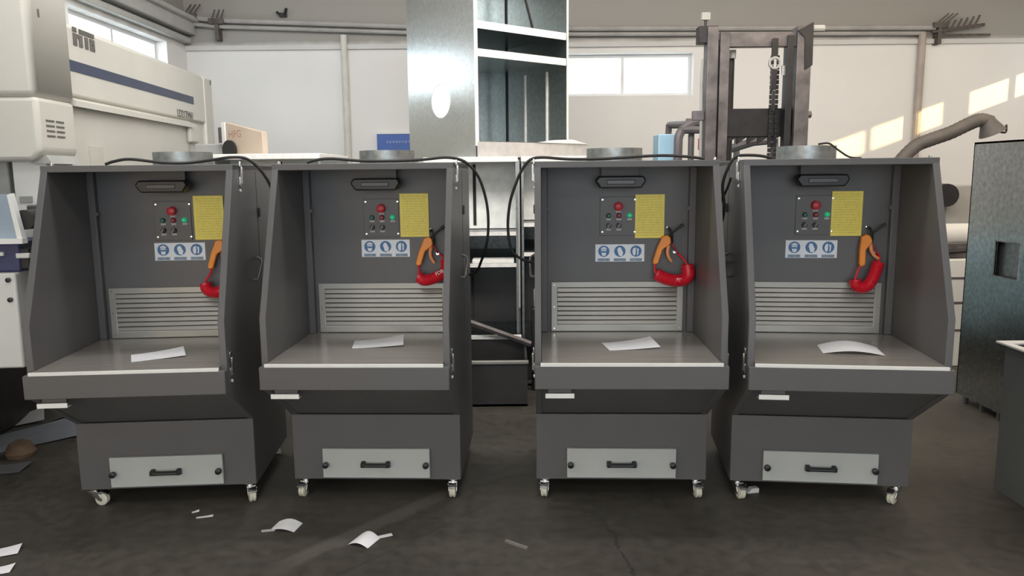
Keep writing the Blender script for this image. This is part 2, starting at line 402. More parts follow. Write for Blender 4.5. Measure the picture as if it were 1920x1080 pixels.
def bracket(label, x, z0, z1, arm):
    m = MB().box(x - .025, x + .025, 10.86, 11.0, z0, z1); m.box(x - .10, x + .10, 10.84, 10.88, z1 - .05, z1 + .02)
    for i in range(3): m.cyl((x - .06 + .06 * i, 10.86, z1), (x - .03 + .06 * i + arm, 10.84, z1 + .13), .011, n=6)
    return tag(m.build('pipe_bracket', PIPED), label, 'bracket', 'steel brackets carrying the wall pipes')
bracket('dark steel pipe bracket left of the pale drop pipe', -3.94, 3.72, 3.98, .03)
bracket('dark steel pipe bracket in the corner above the left wall beam', -4.30, 3.90, 4.05, .08)
b = bracket('spiky dark steel bracket at the right end of the conduit pipes', 5.80, 3.58, 3.84, .12)
m = MB()
for i in range(7): m.cyl((5.78 + .08 * i, 10.88, 3.72 + .012 * i), (5.84 + .08 * i, 10.86, 3.86 + .015 * i), .013, n=6)
m.cyl((5.7, 10.88, 3.74), (6.4, 10.88, 3.83), .02, n=6); m.cyl((5.75, 10.9, 3.70), (6.5, 10.9, 3.70), .016, n=6)
m.build('anchor_rods', PIPED, b)
m = MB().box(-3.11, -3.02, 10.93, 11, 4.03, 4.08); m.cyl((-3.03, 10.93, 4.05), (-3.0, 10.90, 4.13), .02, n=8); m.cyl((-3.1, 10.93, 4.06), (-3.14, 10.91, 4.09), .016, n=8)
tag(m.build('wall_hook', BLACK), 'small black hook fixed high on the back wall', 'hook')

# blue board on the back wall
root = tag(empty('wall_board', (-1.58, 10.97, 2.1)), 'blue notice board with pale lettering on the back wall beside the tall galvanised cabinet', 'board')
MB().box(-.27, .27, -.015, .015, 0, .36).build('board', SIGNB, root, bevel=.004)
MB().ring([(-.285, -.015), (.285, -.015), (.285, .375), (-.285, .375)], [(-.27, 0), (.27, 0), (.27, .36), (-.27, .36)], 'y', -.02, .02).build('frame', WINF, root)
rnd = random.Random(3); m = MB()
for row, (z, n, sz) in enumerate(((.235, 9, .034), (.10, 11, .026))):
    for i in range(n):
        x = -.14 + i * (.38 / n)
        for k in range(4):
            if k % 2: m.box(x, x + sz * .8, -.018, -.014, z + sz * (k / 4), z + sz * (k / 4) + .005)
            else: xx = x + sz * rnd.random() * .7; m.box(xx, xx + .006, -.018, -.014, z, z + sz * (.6 + .4 * rnd.random()))
m.build('lettering', SIGNT, root)

# ------------------------------------------------------------------ the dust extraction bench
def caster(parent, x, y, rz):
    c = MB()
    c.box(-.034, .034, -.034, .034, .102, .111)
    c.cyl((0, 0, .088), (0, 0, .102), .024, n=14)
    for s in (-1, 1):
        c.prism([(.028, .09), (-.028, .09), (-.052, .044), (-.052, .03), (-.034, .03)], 'x', s * .0235 - .002, s * .0235 + .002)
    c.box(-.026, .026, -.03, .03, .082, .09)
    co = c.build('caster', CHROME, parent, loc=(x, y, 0), rot=(0, 0, rz), bevel=.0015)
    w = MB(); w.lathe([(.008, -.019), (.030, -.019), (.037, -.015), (.038, -.006), (.033, -.002), (.033, .002), (.038, .006), (.037, .015), (.030, .019), (.008, .019)], 'x', (0, -.043, .038), 22)
    w.build('wheel', NYLON, co, smooth=True)
    b = MB(); b.prism([(-.05, .080), (-.085, .068), (-.085, .074), (-.05, .088)], 'x', -.022, .022); b.box(-.03, .03, -.055, -.03, .076, .086)
    b.build('brake_pedal', CHROME, co, bevel=.001)
    return co

def latch(parent, x, y, z, s, tilt):
    m = MB(); M = Matrix.Translation((x, y, z)) @ Matrix.Rotation(tilt, 4, 'X')
    m.box(0 if s > 0 else -.006, .006 if s > 0 else 0, -.016, .016, -.05, .0, M)
    m.box(.004 * s if s > 0 else -.016, .016 if s > 0 else -.004, -.009, .009, -.04, .055, M)
    m.box(0 if s > 0 else -.010, .010 if s > 0 else 0, -.014, .014, .055, .085, M)
    o = m.build('toggle_latch', CHROME, parent, bevel=.002)
    MB().cyl(tuple(M @ Vector((0, 0, -.075))), tuple(M @ Vector((.008 * s, 0, -.075))), .008, n=10).build('rivet', TRIM, o)
    return o

def make_bench():
    r = empty('dust_extraction_bench', (0, 0, 0))
    D = 1.30; T = .035
    prof = [(.049, .905), (.049, 1.164), (.378, 1.969), (D, 1.969), (D, .111), (.486, .111), (.486, .508), (.03, .792), (.03, .905)]
    for s in (-1, 1):
        p = MB().prism(prof, 'x', s * .5, s * (.5 - T)).build('side_panel', PAINT, r, bevel=.003)
        sx = .5 * s
        MB().box(min(sx, sx + s * .0015), max(sx, sx + s * .0015), .845, .850, .95, 1.93).build('seam', BLACK, p)
        MB().box(min(sx, sx + s * .012), max(sx, sx + s * .012), .855, .895, 1.66, 1.715).build('cable_port', BLACK, p, bevel=.003)
        h = MB(); h.tube(spline([(sx, .66, 1.30), (sx + s * .025, .66, 1.30), (sx + s * .03, .70, 1.34), (sx + s * .03, .76, 1.40), (sx, .78, 1.42)], 5), .007, 8)
        h.build('side_handle', STEELD, p, smooth=True)
        latch(r, sx, .50, 1.90, s, R(-8)); latch(r, sx, .105, .91, s, R(6))
    MB().box(-.5, .5, .374, D, 1.938, 1.969).build('top_panel', PAINT, r, bevel=.003)
    f = MB().box(-.5, .5, .366, .384, 1.934, 1.969).build('top_flange', PAINT, r, bevel=.003)
    MB().box(-.465, .465, .842, .862, .90, 1.938).build('back_panel', PAINT, r)
    for s in (-1, 1):
        cp = MB().box(min(s * .425, s * .468), max(s * .425, s * .468), .80, .842, .93, 1.938).build('corner_post', PAINT, r, bevel=.006)
        MB().cyl((s * .42, .80, 1.69), (s * .42, .796, 1.69), .012, n=10).build('rivet', PAINT, cp)
    MB().box(-.5, .5, D - .02, D, .111, 1.94).build('rear_panel', PAINT, r)
    # apron, neck, base
    MB().box(-.5, .5, 0, .048, .792, .915).build('apron', PAINT, r, bevel=.004)
    MB().prism([(.03, .80), (.486, .515), (.500, .53), (.045, .815)], 'x', -.466, .466).build('neck_panel', PAINT, r)
    MB().box(-.4985, .4985, .478, .50, .111, .510).build('base_front', PAINT, r, bevel=.003)
    MB().box(-.47, .47, .49, D, .113, .13).build('base_floor', PAINT, r)
    # worktop
    wt = MB().box(-.464, .464, .012, .842, .908, .930).build('worktop', STEEL, r, bevel=.002)
    part_label(wt, 'brushed steel worktop')
    MB().box(-.470, .470, -.002, .012, .914, .932).build('edge_glint', TRIM, wt, bevel=.002)  # white strip paints in the sky glint on the steel front edge
    tb = MB().prism([(.004, .744), (.004, .767), (.010, .769), (.010, .748), (.05, .748), (.05, .744)], 'x', -.445, -.295).build('under_tab', TRIM, r, bevel=.001)
    part_label(tb, 'white folded tab under the apron'); MB().box(-.43, -.31, .03, .046, .747, .793).build('tab_bracket', PAINT, tb)
    # louvre grille
    g = MB().ring([(-.405, .932), (.405, .932), (.405, 1.242), (-.405, 1.242)], [(-.366, .975), (.366, .975), (.366, 1.206), (-.366, 1.206)], 'y', .826, .842)
    gr = g.build('grille', GRILLEM, r, bevel=.003); part_label(gr, 'aluminium louvre grille')
    MB().box(-.366, .366, .838, .8415, .975, 1.206).build('slot_backing', SLOT, gr)
    sl = None
    for k in range(8):
        z = .975 + .0289 * k
        if sl is None:
            sl = MB().prism([(.838, .0225), (.834, .0250), (.824, .004), (.826, .0), (.830, .002)], 'x', -.366, .366).build('louvre', GRILLEM, gr, loc=(0, 0, z), bevel=.001)
        else:
            c = sl.copy(); COL.objects.link(c); c.parent = gr; c.location = (0, 0, z)
    for s in (-1, 1):
        for z in (.952, 1.087, 1.224):
            MB().cyl((s * .386, .826, z), (s * .386, .823, z), .005, n=8).build('screw', CHROME, gr)
    # control plate
    cp = MB().box(-.108, .110, .836, .843, 1.525, 1.760).build('control_plate', PAINT, r, bevel=.002)
    for x in (-.092, .104):
        for z in (1.546, 1.742): MB().lathe([(.0, -.004), (.006, -.003), (.007, 0), (0, 0)], 'y', (x, .836, z), 10).build('screw', CHROME, cp, smooth=True)
    def button(name, x, z, rad, depth, m, dome=.6):
        e = MB().lathe([(0, 0), (rad * 1.15, 0), (rad * 1.15, -.006), (rad, -.010), (rad, -depth), (rad * dome, -depth - .005), (0, -depth - .006)], 'y', (x, .836, z), 18)
        return e.build(name, m, cp, smooth=True)
    part_label(button('emergency_stop', .004, 1.702, .024, .036, REDP), 'red mushroom stop button')
    MB().cyl((.004, .836, 1.702), (.004, .808, 1.702), .017, n=16).build('stop_collar', BLACK, cp)
    part_label(button('start_button', -.055, 1.646, .0135, .014, GREENP), 'dull green button')
    part_label(button('stop_button', .007, 1.646, .0135, .014, DREDP), 'dull red button')
    part_label(button('indicator_light', .072, 1.648, .0135, .018, GREENL), 'lit green indicator')
    for x in (-.055, .007):
        k = MB().lathe([(0, 0), (.016, 0), (.016, -.008), (.013, -.012), (0, -.012)], 'y', (x, .836, 1.586), 16).build('rotary_switch', BLACK, cp, smooth=True)
        MB().box(-.0045, .0045, -.026, -.01, -.016, .016, Matrix.Translation((x, .836, 1.586)) @ Matrix.Rotation(R(28), 4, 'Y')).build('switch_lever', mat('grey_lever', (.22, .21, .21), .4), k, bevel=.002)
    for x, z in ((.004, 1.672), (-.055, 1.624), (.007, 1.624), (.072, 1.624), (-.055, 1.562), (.007, 1.562)):
        MB().box(x - .015, x + .015, .833, .837, z - .006, z + .006).build('label_plate', LABELM, cp, bevel=.001)
    # printed film on the back panel
    nt = MB().box(-.088, .088, -.0025, 0, -.132, .132).build('notice_sheet', NOTICE, r, loc=(.206, .8358, 1.657))
    part_label(nt, 'yellow notice sheet with rows of small print')
    ss = MB().box(-.149, .149, -.002, 0, -.053, .053).build('safety_sign', WPRINT, r, loc=(.022, .8415, 1.457))
    part_label(ss, 'white safety sign with three blue discs')
    for i, x in enumerate((-.098, .0, .098)):
        dsc = MB().cyl((x, -.002, .011), (x, -.0035, .011), .0345, n=28).build('blue_disc', BLUEP, ss)
        pc = MB(); y0, y1 = -.0045, -.0034
        if i == 0:   # head with goggles and mask
            pc.prism([(x - .020, .012), (x - .017, .030), (x, .038), (x + .017, .030), (x + .020, .012), (x + .012, .008), (x, .012), (x - .012, .008)], 'y', y0, y1)
            pc.prism([(x - .014, .002), (x + .014, .002), (x + .012, -.014), (x, -.019), (x - .012, -.014)], 'y', y0, y1)
            pc.build('pictogram', WPRINT, dsc)
            q = MB(); q.ring([(x - .019, .010), (x + .019, .010), (x + .019, .024), (x - .019, .024)], [(x - .015, .013), (x + .015, .013), (x + .015, .021), (x - .015, .021)], 'y', -.0055, -.0044)
            q.build('goggles', BLUEP, dsc)
        elif i == 1:  # glove
            pc.prism([(x - .006, -.016), (x + .014, -.020), (x + .020, .002), (x + .012, .018), (x + .006, .032), (x - .002, .035), (x - .012, .030), (x - .016, .016), (x - .010, .0)], 'y', y0, y1)
            pc.build('pictogram', WPRINT, dsc)
        else:        # head behind a face shield
            pc.prism([(x - .022, .010), (x - .016, .028), (x - .002, .034), (x - .002, -.006), (x - .010, -.018), (x - .018, -.008)], 'y', y0, y1)
            pc.prism([(x + .004, .030), (x + .016, .024), (x + .014, -.010), (x + .006, -.016), (x + .008, .006)], 'y', y0, y1)
            pc.build('pictogram', WPRINT, dsc)
        MB().box(x - .037, x + .037, -.003, -.002, -.050, -.033).build('caption', BLUEG, ss)
    # lamp under the hood
    lamp = MB(); lamp.prism([(-.150, .042), (-.120, .0), (.120, .0), (.146, .042), (.132, .070), (-.130, .070)], 'y', -.055, .05)
    lo = lamp.build('hood_lamp', BLACK, r, loc=(.004, .735, 1.815), bevel=.008); part_label(lo, 'black oblong lamp under the hood')
    MB().box(-.085, .080, -.060, -.050, .022, .048).build('lens', mat('dim_grey_lens', (.07, .068, .07), .3), lo, bevel=.004)
    MB().box(-.11, .11, .03, .05, .05, .124).build('mounting_plate', PAINT, lo)
    # drawer
    d = MB().box(-.318, .318, .452, .476, .129, .308).build('drawer', DRAWM, r, bevel=.003); part_label(d, 'light grey ash drawer')
    h = MB(); h.tube([(-.073, .424, .216), (.073, .424, .216)], .0125, 10)
    for s in (-1, 1):
        h.prism([(.452, .236), (.452, .196), (.416, .204), (.416, .230)], 'x', s * .073 - .013, s * .073 + .013)
    h.build('handle', BLACK, d, bevel=.004)
    for s in (-1, 1):
        MB().lathe([(0, 0), (.011, 0), (.011, -.010), (.018, -.012), (.018, -.028), (.012, -.032), (0, -.032)], 'y', (s * .297, .452, .213), 12).build('knob', BLACK, d, smooth=True)
    # spigot on the roof
    c = MB().lathe([(.176, 1.969), (.176, 2.056), (.170, 2.056), (.170, 1.969)], 'z', (-.0, 1.10, 0), 40)
    c.build('duct_collar', GALV_DULL, r, smooth=True)
    cs = [caster(r, x, y, a) for x, y, a in ((-.447, .53, 0), (.447, .53, 0), (-.447, 1.24, R(170)), (.447, 1.24, R(185)))]
    return r
U = [((-1.9791, 3.8559), -4.032), ((-.8296, 3.9434), 2.124), ((.6137, 3.9071), 2.257), ((1.7059, 3.8160), 6.850)]
LB = ['dark grey dust extraction bench furthest left, turned towards the ivory machine side',
      'dark grey dust extraction bench second from the left, before the open shelving',
      'dark grey dust extraction bench third from the left, just right of the open gap',
      'dark grey dust extraction bench furthest right, next to the galvanised panel']
LB[0] = 'dark grey dust extraction bench furthest left of the four, front left caster turned sideways'
bench0 = make_bench(); benches = []
cast_rot = [(R(82), R(25)), (R(-8), R(0)), (R(-6), R(8)), (R(18), R(-42))]
sign_z = [1.457, 1.457, 1.418, 1.440]; sign_x = [.030, .022, .016, -.008]
note = [(.216, 1.659), (.206, 1.659), (.194, 1.641), (.184, 1.652)]
for i, ((x, y), a) in enumerate(U):
    b = bench0 if i == 0 else copy_tree(bench0); benches.append(b)
for i, b in enumerate(benches):
    (x, y), a = U[i]; b.location = (x, y, 0); b.rotation_euler = (0, 0, R(-a))
    tag(b, LB[i], 'workbench', 'dust extraction benches standing in a row')
    ch = children(b); k = 0
    for c in ch:
        n = c.name.split('.')[0]
        if n == 'caster' and c.location.y < 1:
            c.rotation_euler = (0, 0, cast_rot[i][0 if c.location.x < 0 else 1])
        if n == 'safety_sign': c.location.x = sign_x[i]; c.location.z = sign_z[i]
        if n == 'notice_sheet': c.location.x, c.location.z = note[i]
def bloc(i, p):
    (x, y), a = U[i]; c, s = math.cos(R(a)), math.sin(R(a))
    return Vector((x + c * p[0] + s * p[1], y - s * p[0] + c * p[1], p[2]))
def brot(i): return R(-U[i][1])

# ------------------------------------------------------------------ air guns with coiled hoses, one hung in each bench
def coil(mb, path, rad, tr, turns):
    P = spline(path, 24); L = [0]
    for a, b in zip(P, P[1:]): L.append(L[-1] + (b - a).length)
    n = turns * 12; pts = []; u = None; j = 0
    for k in range(n + 1):
        s = L[-1] * k / n
        while j < len(L) - 2 and L[j + 1] < s: j += 1
        q = P[j].lerp(P[j + 1], (s - L[j]) / max(1e-9, L[j + 1] - L[j])); t = (P[j + 1] - P[j]).normalized()
        if u is None: u = t.orthogonal().normalized()
        u = (u - t * u.dot(t)).normalized(); w = t.cross(u); a = 2 * math.pi * k / 12
        pts.append(q + (u * math.cos(a) + w * math.sin(a)) * rad)
    mb.tube(pts, tr, 5)
    return pts
HOSE = [[(.218, .80, 1.335), (.185, .78, 1.27), (.20, .775, 1.225), (.27, .775, 1.215), (.33, .775, 1.27), (.36, .79, 1.36)],
        [(.232, .80, 1.325), (.232, .785, 1.285), (.27, .775, 1.265), (.34, .775, 1.285), (.40, .775, 1.325), (.40, .79, 1.39)],
        [(.224, .80, 1.335), (.232, .785, 1.295), (.28, .775, 1.27), (.36, .77, 1.255), (.42, .765, 1.28), (.415, .77, 1.35)],
        [(.262, .80, 1.335), (.235, .78, 1.265), (.245, .775, 1.225), (.30, .775, 1.225), (.335, .775, 1.28), (.365, .785, 1.365)]]
GUNANG = [0, 0, 0, 18]
GL = ['orange air gun with red coiled hose half hidden by the leftmost bench wall',
      'orange air gun with red coiled hose hanging in the second bench from the left',
      'orange air gun with red hose bundle swinging right, in the third bench from the left',
      'orange air gun with red hose hanging in a U, in the rightmost bench']
for i in range(4):
    g = tag(empty('air_gun', bloc(i, (0, 0, 0)), brot(i)), GL[i], 'air gun', 'air guns hung on the bench back panels')
    dx = (-.012, 0, -.003, 0)[i]
    piv = Matrix.Translation((.286 + dx, .80, 1.50)) @ Matrix.Rotation(R(GUNANG[i]), 4, 'Y').inverted() @ Matrix.Translation((-.286, -.80, -1.50))
    m = MB()
    m.prism([(.258, 1.495), (.268, 1.522), (.300, 1.530), (.318, 1.515), (.322, 1.480), (.305, 1.462), (.288, 1.452), (.272, 1.44), (.246, 1.356), (.218, 1.352), (.214, 1.372), (.240, 1.455)], 'y', .786, .816, piv)
    m.build('gun_body', ORANGE, g, bevel=.006)
    m = MB(); tp = [piv @ Vector(p) for p in ((.309, .80, 1.470), (.303, .80, 1.43), (.310, .80, 1.395), (.328, .80, 1.368))]
    m.tube(spline(tp, 6), [.011 - .0001 * k for k in range(19)], 8); m.build('trigger', mat('pale_orange_trigger', (.72, .30, .13), .4), g, smooth=True)
    m = MB(); p0 = (.306 + dx, .80, 1.522); p1 = (.385 + dx, .785, 1.588)
    m.cyl(p0, p1, .0055, n=8); m.build('nozzle', CHROME if False else STEELG, g, smooth=True)
    MB().cyl((.370 + dx, .788, 1.576), (.392 + dx, .784, 1.594), .009, n=10).build('nozzle_tip', BLACK, g, smooth=True)
    m = MB(); m.tube(spline([(.308, .842, 1.568), (.308, .80, 1.566), (.318, .792, 1.545), (.325, .80, 1.50), (.322, .812, 1.47)], 5), .008, 8)
    m.build('hanging_hook', BLACK, g, smooth=True)
    MB().lathe([(0, 0), (.008, 0), (.007, -.006), (0, -.008)], 'y', (.303, .842, 1.572), 10).build('hook_screw', CHROME, g)
    h = HOSE[i]; m = MB()
    coil(m, h[1:], .030 if i not in (2,) else .034, .0058, 46)
    # straight tails: gun to bundle and bundle to the wall coupling
    gb = piv @ Vector((.231, .80, 1.354))
    m.tube(spline([gb, Vector(h[0]), Vector(h[1]), Vector(h[2])], 8), .0068, 8)
    m.tube(spline([Vector(h[-2]), Vector(h[-1]), Vector((.372, .82, 1.41)), Vector((.345, .835, 1.425))], 8), .0068, 8)
    m.build('coiled_hose', REDH, g, smooth=True)
    MB().cyl((.345, .842, 1.425), (.345, .818, 1.425), .010, n=10).build('wall_coupling', CHROME, g, smooth=True)
    MB().tube(spline([(.325, .80, 1.475), (.338, .79, 1.455), (.350, .80, 1.43)], 5), .0065, 8).build('tail_hose', DREDP, g, smooth=True)
    if i in (1, 2):
        px, pz, ang = ((.365, 1.318, 28), (.372, 1.262, -4))[i - 1]
        text_mesh('FDB', .030, TRIM, 'lettering', g, Matrix.Translation((px, .7335, pz)) @ Matrix.Rotation(R(-ang), 4, 'Y') @ Matrix.Rotation(R(90), 4, 'X'))

# ------------------------------------------------------------------ paper sheets on the worktops
def sheet(name, label, group, loc, rz, w, d, lift, material, curl=1, cat='paper', thick=.0008, nx=12):
    vs = []; fs = []
    for t in (0, thick):
        for j in range(2):
            for k in range(nx + 1):
                x = -w / 2 + w * k / nx; y = -d / 2 + d * j
                q = k / nx if curl == 1 else abs(2 * k / nx - 1) if curl == 2 else math.sin(math.pi * k / nx)
                vs.append((x, y, lift * (q ** (1.0 if curl == 3 else 2.0)) * (1 if j else .6 if curl == 3 else .35) + t + .0006))
    n = nx + 1
    for k in range(nx):
        fs += [(k, k + 1, n + k + 1, n + k), (2 * n + k, 3 * n + k, 3 * n + k + 1, 2 * n + k + 1), (k, 2 * n + k, 2 * n + k + 1, k + 1), (n + k, n + k + 1, 3 * n + k + 1, 3 * n + k)]
    fs += [(0, n, 3 * n, 2 * n), (nx, 2 * n + nx, 3 * n + nx, n + nx)]
    o = MB().add(vs, fs).build(name, material, None, loc, (0, 0, rz), smooth=True)
    return tag(o, label, cat, group)
PG = 'paper sheets lying on the bench worktops'
wz = .9305
sheet('paper_sheet', 'white paper sheet lying on the leftmost steel worktop', PG, bloc(0, (.05, .33, wz)), brot(0) + R(22), .27, .19, .02, PAPER)
sheet('paper_sheet', 'white paper sheet curling up on the worktop second from the left', PG, bloc(1, (.03, .50, wz)), brot(1) + R(9), .29, .20, .028, PAPER)
sheet('paper_sheet', 'white paper sheet curling up on the worktop third from the left', PG, bloc(2, (.04, .42, wz)), brot(2) + R(9), .29, .20, .028, PAPER)
sheet('paper_sheet', 'white folded paper sheet lying squarely on the rightmost steel worktop', PG, bloc(3, (.10, .36, wz)), brot(3) + R(-6), .31, .21, .03, PAPER, 3)

# ------------------------------------------------------------------ cables over the benches
def cable(label, i, pts, r=.0085):
    o = MB().tube(spline([bloc(i, p) for p in pts], 8), r, 8).build('power_cable', RUBBER, smooth=True)
    return tag(o, label, 'cable', 'black power cables lying over the bench roofs')
cable('black cable over the leftmost bench roof, drooping into the gap on its right', 0,
      [(-.27, .62, 1.979), (-.22, .62, 1.995), (-.13, .62, 2.006), (.05, .62, 1.985), (.18, .64, 1.983), (.33, .62, 2.0), (.44, .6, 2.012), (.52, .62, 2.0), (.585, .66, 1.93), (.63, .7, 1.82), (.65, .76, 1.66), (.63, .95, 1.45), (.58, 1.1, 1.32), (.511, 1.16, 1.28)])
cable('black cable over the second bench roof, arching down before the open shelving', 1,
      [(-.37, .6, 1.979), (-.31, .6, 1.995), (-.22, .6, 2.0), (-.05, .6, 1.986), (.12, .62, 1.984), (.3, .6, 1.99), (.45, .6, 2.0), (.55, .62, 1.97), (.62, .66, 1.88), (.66, .7, 1.73), (.665, .72, 1.58), (.645, .76, 1.46), (.605, .86, 1.36), (.57, 1.0, 1.29), (.511, 1.14, 1.25)])
cable('black cable over the third bench roof, looping down left to its side', 2,
      [(.47, .62, 1.979), (.36, .62, 1.993), (.2, .64, 2.0), (-.1, .62, 1.985), (-.3, .6, 1.984), (-.45, .58, 1.995), (-.52, .58, 1.985), (-.565, .585, 1.94), (-.605, .60, 1.86), (-.645, .62, 1.74), (-.66, .64, 1.59), (-.64, .66, 1.46), (-.58, .68, 1.40), (-.507, .7, 1.375)])
cable('thick black cable dropping down the left side of the rightmost bench', 3,
      [(-.30, .62, 1.979), (-.38, .58, 1.992), (-.47, .55, 1.995), (-.515, .55, 1.985), (-.55, .56, 1.93), (-.575, .58, 1.83), (-.56, .6, 1.70), (-.57, .64, 1.60), (-.59, .70, 1.50), (-.57, .85, 1.38), (-.511, .95, 1.33)])
cable('thinner black cable crossing the gap left of the rightmost bench', 3,
      [(-.511, .70, 1.87), (-.53, .73, 1.80), (-.555, .78, 1.72), (-.57, .84, 1.60), (-.565, .9, 1.45), (-.55, 1.0, 1.36), (-.511, 1.06, 1.30)], .007)
cable('loose thin wire sticking up from the rightmost bench roof behind its collar', 3,
      [(.27, .9, 1.976), (.20, .9, 1.985), (.13, .9, 2.03), (.08, .9, 2.065), (.02, .9, 2.062)], .006)

# ------------------------------------------------------------------ galvanised open cabinets behind the gap
SHADEP = mat('shade_dark_sheet', (.05, .048, .047), .35, .3, var=.25, vscale=3, bump=.04, bscale=20)  # dark colour stands in for the shade low behind the benches
def open_cabinet(label, x0, x1, y0, y1, zt, shelves):
    r = tag(empty('open_cabinet', ((x0 + x1) / 2, (y0 + y1) / 2, 0)), label, 'cabinet', 'galvanised open cabinets behind the benches')
    w = (x1 - x0) / 2; d = (y1 - y0) / 2
    for s in (-1, 1): MB().box(min(s * w, s * (w - .02)), max(s * w, s * (w - .02)), -d, d, .0, zt - .04).build('side_panel', GALV_DULL, r)
    MB().box(-w + .02, w - .02, d - .02, d, .0, zt - .04).build('back_panel', GALV_DULL, r)
    t = MB().box(-w, w, -d - .02, d, zt - .045, zt); t.build('top_panel', FILM, r, bevel=.003)
    MB().box(-w + .02, w - .02, -d + .35, -d + .37, shelves[0] + .02, zt - .045).build('upper_panel', mat('pale_galvanised_panel', (.88, .87, .82), .5, .0, var=.12, vscale=9, bump=.05, bscale=30), r)
    MB().box(-.0, .028, -d + .342, -d + .35, shelves[0] + .05, zt - .06).build('seam', SLOT, r)
    for z in shelves:
        s = MB().box(-w + .02, w - .02, -d, d - .02, z, z + .012).build('shelf', GALV_DULL, r)
        MB().box(-w + .02, w - .02, -d - .006, -d, z - .02, z + .014).build('shelf_edge', FILM, s)
    p = MB().box(-w + .02, w - .02, -d + .25, -d + .27, .55, shelves[-1] - .05).build('inner_panel', SHADEP, r)
    MB().box(-.02, .0, -d + .242, -d + .25, .6, shelves[-1] - .08).build('seam', SLOT, p)
    MB().box(-w + .02, w - .02, -d, d - .02, .02, .05).build('bottom_panel', GALV_DULL, r)
    return r
A_ = open_cabinet('galvanised open cabinet with white edged shelves in the middle gap', -.76, .06, 6.85, 8.25, 2.05, [1.385, 1.105])
open_cabinet('galvanised open cabinet mostly hidden behind the third bench', .09, .91, 6.85, 8.25, 2.05, [1.46, 1.20])
open_cabinet('galvanised open cabinet with pale top behind the gap of the two left benches', -2.46, -1.57, 6.5, 7.6, 2.085, [1.45, 1.2])
m = MB().box(-.35, .02, 6.86, 7.05, 1.118, 1.15)
tag(m.build('flat_bar', FILM, bevel=.004), 'pale flat bar lying on the lower shelf of the middle cabinet', 'bar')
m = MB(); P0 = Vector((-.42, 6.68, .64)); P1 = Vector((.16, 6.70, .42))
m.cyl(P0, P1, .028, n=6)
tag(m.build('leaning_bar', STEELD), 'dark square bar leaning down to the right before the middle cabinet', 'bar')
tr = tag(empty('floor_tray', (-.2, 6.5, 0)), 'low open metal tray with pale rims on the floor before the middle cabinet', 'tray')
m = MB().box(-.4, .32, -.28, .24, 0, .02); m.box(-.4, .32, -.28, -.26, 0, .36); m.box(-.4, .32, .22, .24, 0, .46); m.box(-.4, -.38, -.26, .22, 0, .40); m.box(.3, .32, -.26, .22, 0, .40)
m.build('tray_body', SHADEP, tr)
m = MB().box(-.41, .33, -.29, -.25, .36, .385); m.build('front_rim', GRILLEM, tr, bevel=.003)
MB().box(-.41, .28, .21, .25, .46, .495).build('rear_rim', FILM, tr, bevel=.003)
tag(MB().box(.19, .26, 6.70, 6.80, .74, .90).build('small_block', GREYM, bevel=.01), 'small pale block standing beside the third bench in the gap', 'block')
tag(MB().box(.17, .30, 6.68, 6.84, 0, .74).build('block_stand', STEELG, bevel=.01), 'dark stand carrying the small pale block in the gap', 'stand')

# tall galvanised cabinet stacked on top, turned towards the left wall
ang = math.atan2(.70, .85)
tw = tag(empty('galvanised_tower', (-.31, 6.98, 2.05), ang), 'tall shiny galvanised housing with a round hole, stacked on the open cabinets', 'cabinet')
TWW, TWD, TWH = 1.12, 1.08, 1.95
def disc_hole_panel(y0, y1, z0, z1, cy, cz, r, x0, x1, n=32):
    m = MB(); inner = [(cy + r * math.cos(2 * math.pi * k / n), cz + r * math.sin(2 * math.pi * k / n)) for k in range(n)]
    outer = []
    for u, w in inner:
        dx, dz = u - cy, w - cz; t = 1e9
        for c, lo, hi, dd in ((cy, y0, y1, dx), (cz, z0, z1, dz)):
            if dd > 1e-9: t = min(t, (hi - c) / dd)
            elif dd < -1e-9: t = min(t, (lo - c) / dd)
        outer.append((cy + dx * t, cz + dz * t))
    for (yy, zz) in ((y0, z0), (y0, z1), (y1, z0), (y1, z1)):
        k = min(range(n), key=lambda i: (outer[i][0] - yy) ** 2 + (outer[i][1] - zz) ** 2); outer[k] = (yy, zz)
    return m.ring(outer, inner, 'x', x0, x1)
disc_hole_panel(0, TWD, 0, TWH, .525, .525, .155, 0, .012).build('left_panel', GALV, tw)
part_label(MB().cyl((.009, .525, .525), (.003, .525, .525), .154, n=32).build('hole_cover', mat('white_cover_film', (.9, .9, .88), .4), tw), 'white film closing the round hole')
rp_ = MB().box(TWW - .012, TWW, 0, TWD, 0, TWH).build('right_panel', GALV_IN, tw)
for y, sm in ((.90, SLOT), (.60, FILM), (.27, FILM)): MB().box(TWW - .022, TWW - .012, y, y + .022, .14, .84 if sm is FILM else 1.9).build('seam', sm, rp_)
bk = MB().box(.012, TWW - .012, TWD - .012, TWD, 0, TWH).build('back_panel', GALV_IN, tw)
MB().box(0, TWW, 0, TWD, TWH, TWH + .012).build('top_panel', GALV_IN, tw)
MB().box(.012, TWW - .012, .0, TWD - .012, .13, .142).build('floor_panel', GALV_IN, tw)
for z in (1.135, .90):
    s = MB().box(.012, TWW - .012, .0, TWD - .012, z, z + .01).build('shelf', GALV_IN, tw)
    e = MB().box(.03, TWW - .03, -.01, .0, z - .03, z + .035).build('filmed_edge', FILM, s)
MB().box(0, .03, -.012, 0, .1, TWH).build('front_stile', FILM, tw)
MB().box(TWW - .016, TWW, -.012, 0, .1, TWH).build('front_stile', FILM, tw)
part_label(MB().box(0.01, TWW + .26, -.03, -.012, 0.0, .135).build('base_skirt', mat('dusty_beige_sheet', (.46, .44, .42), .6, .1, var=.1, vscale=16), tw), 'dusty beige skirt along the foot')
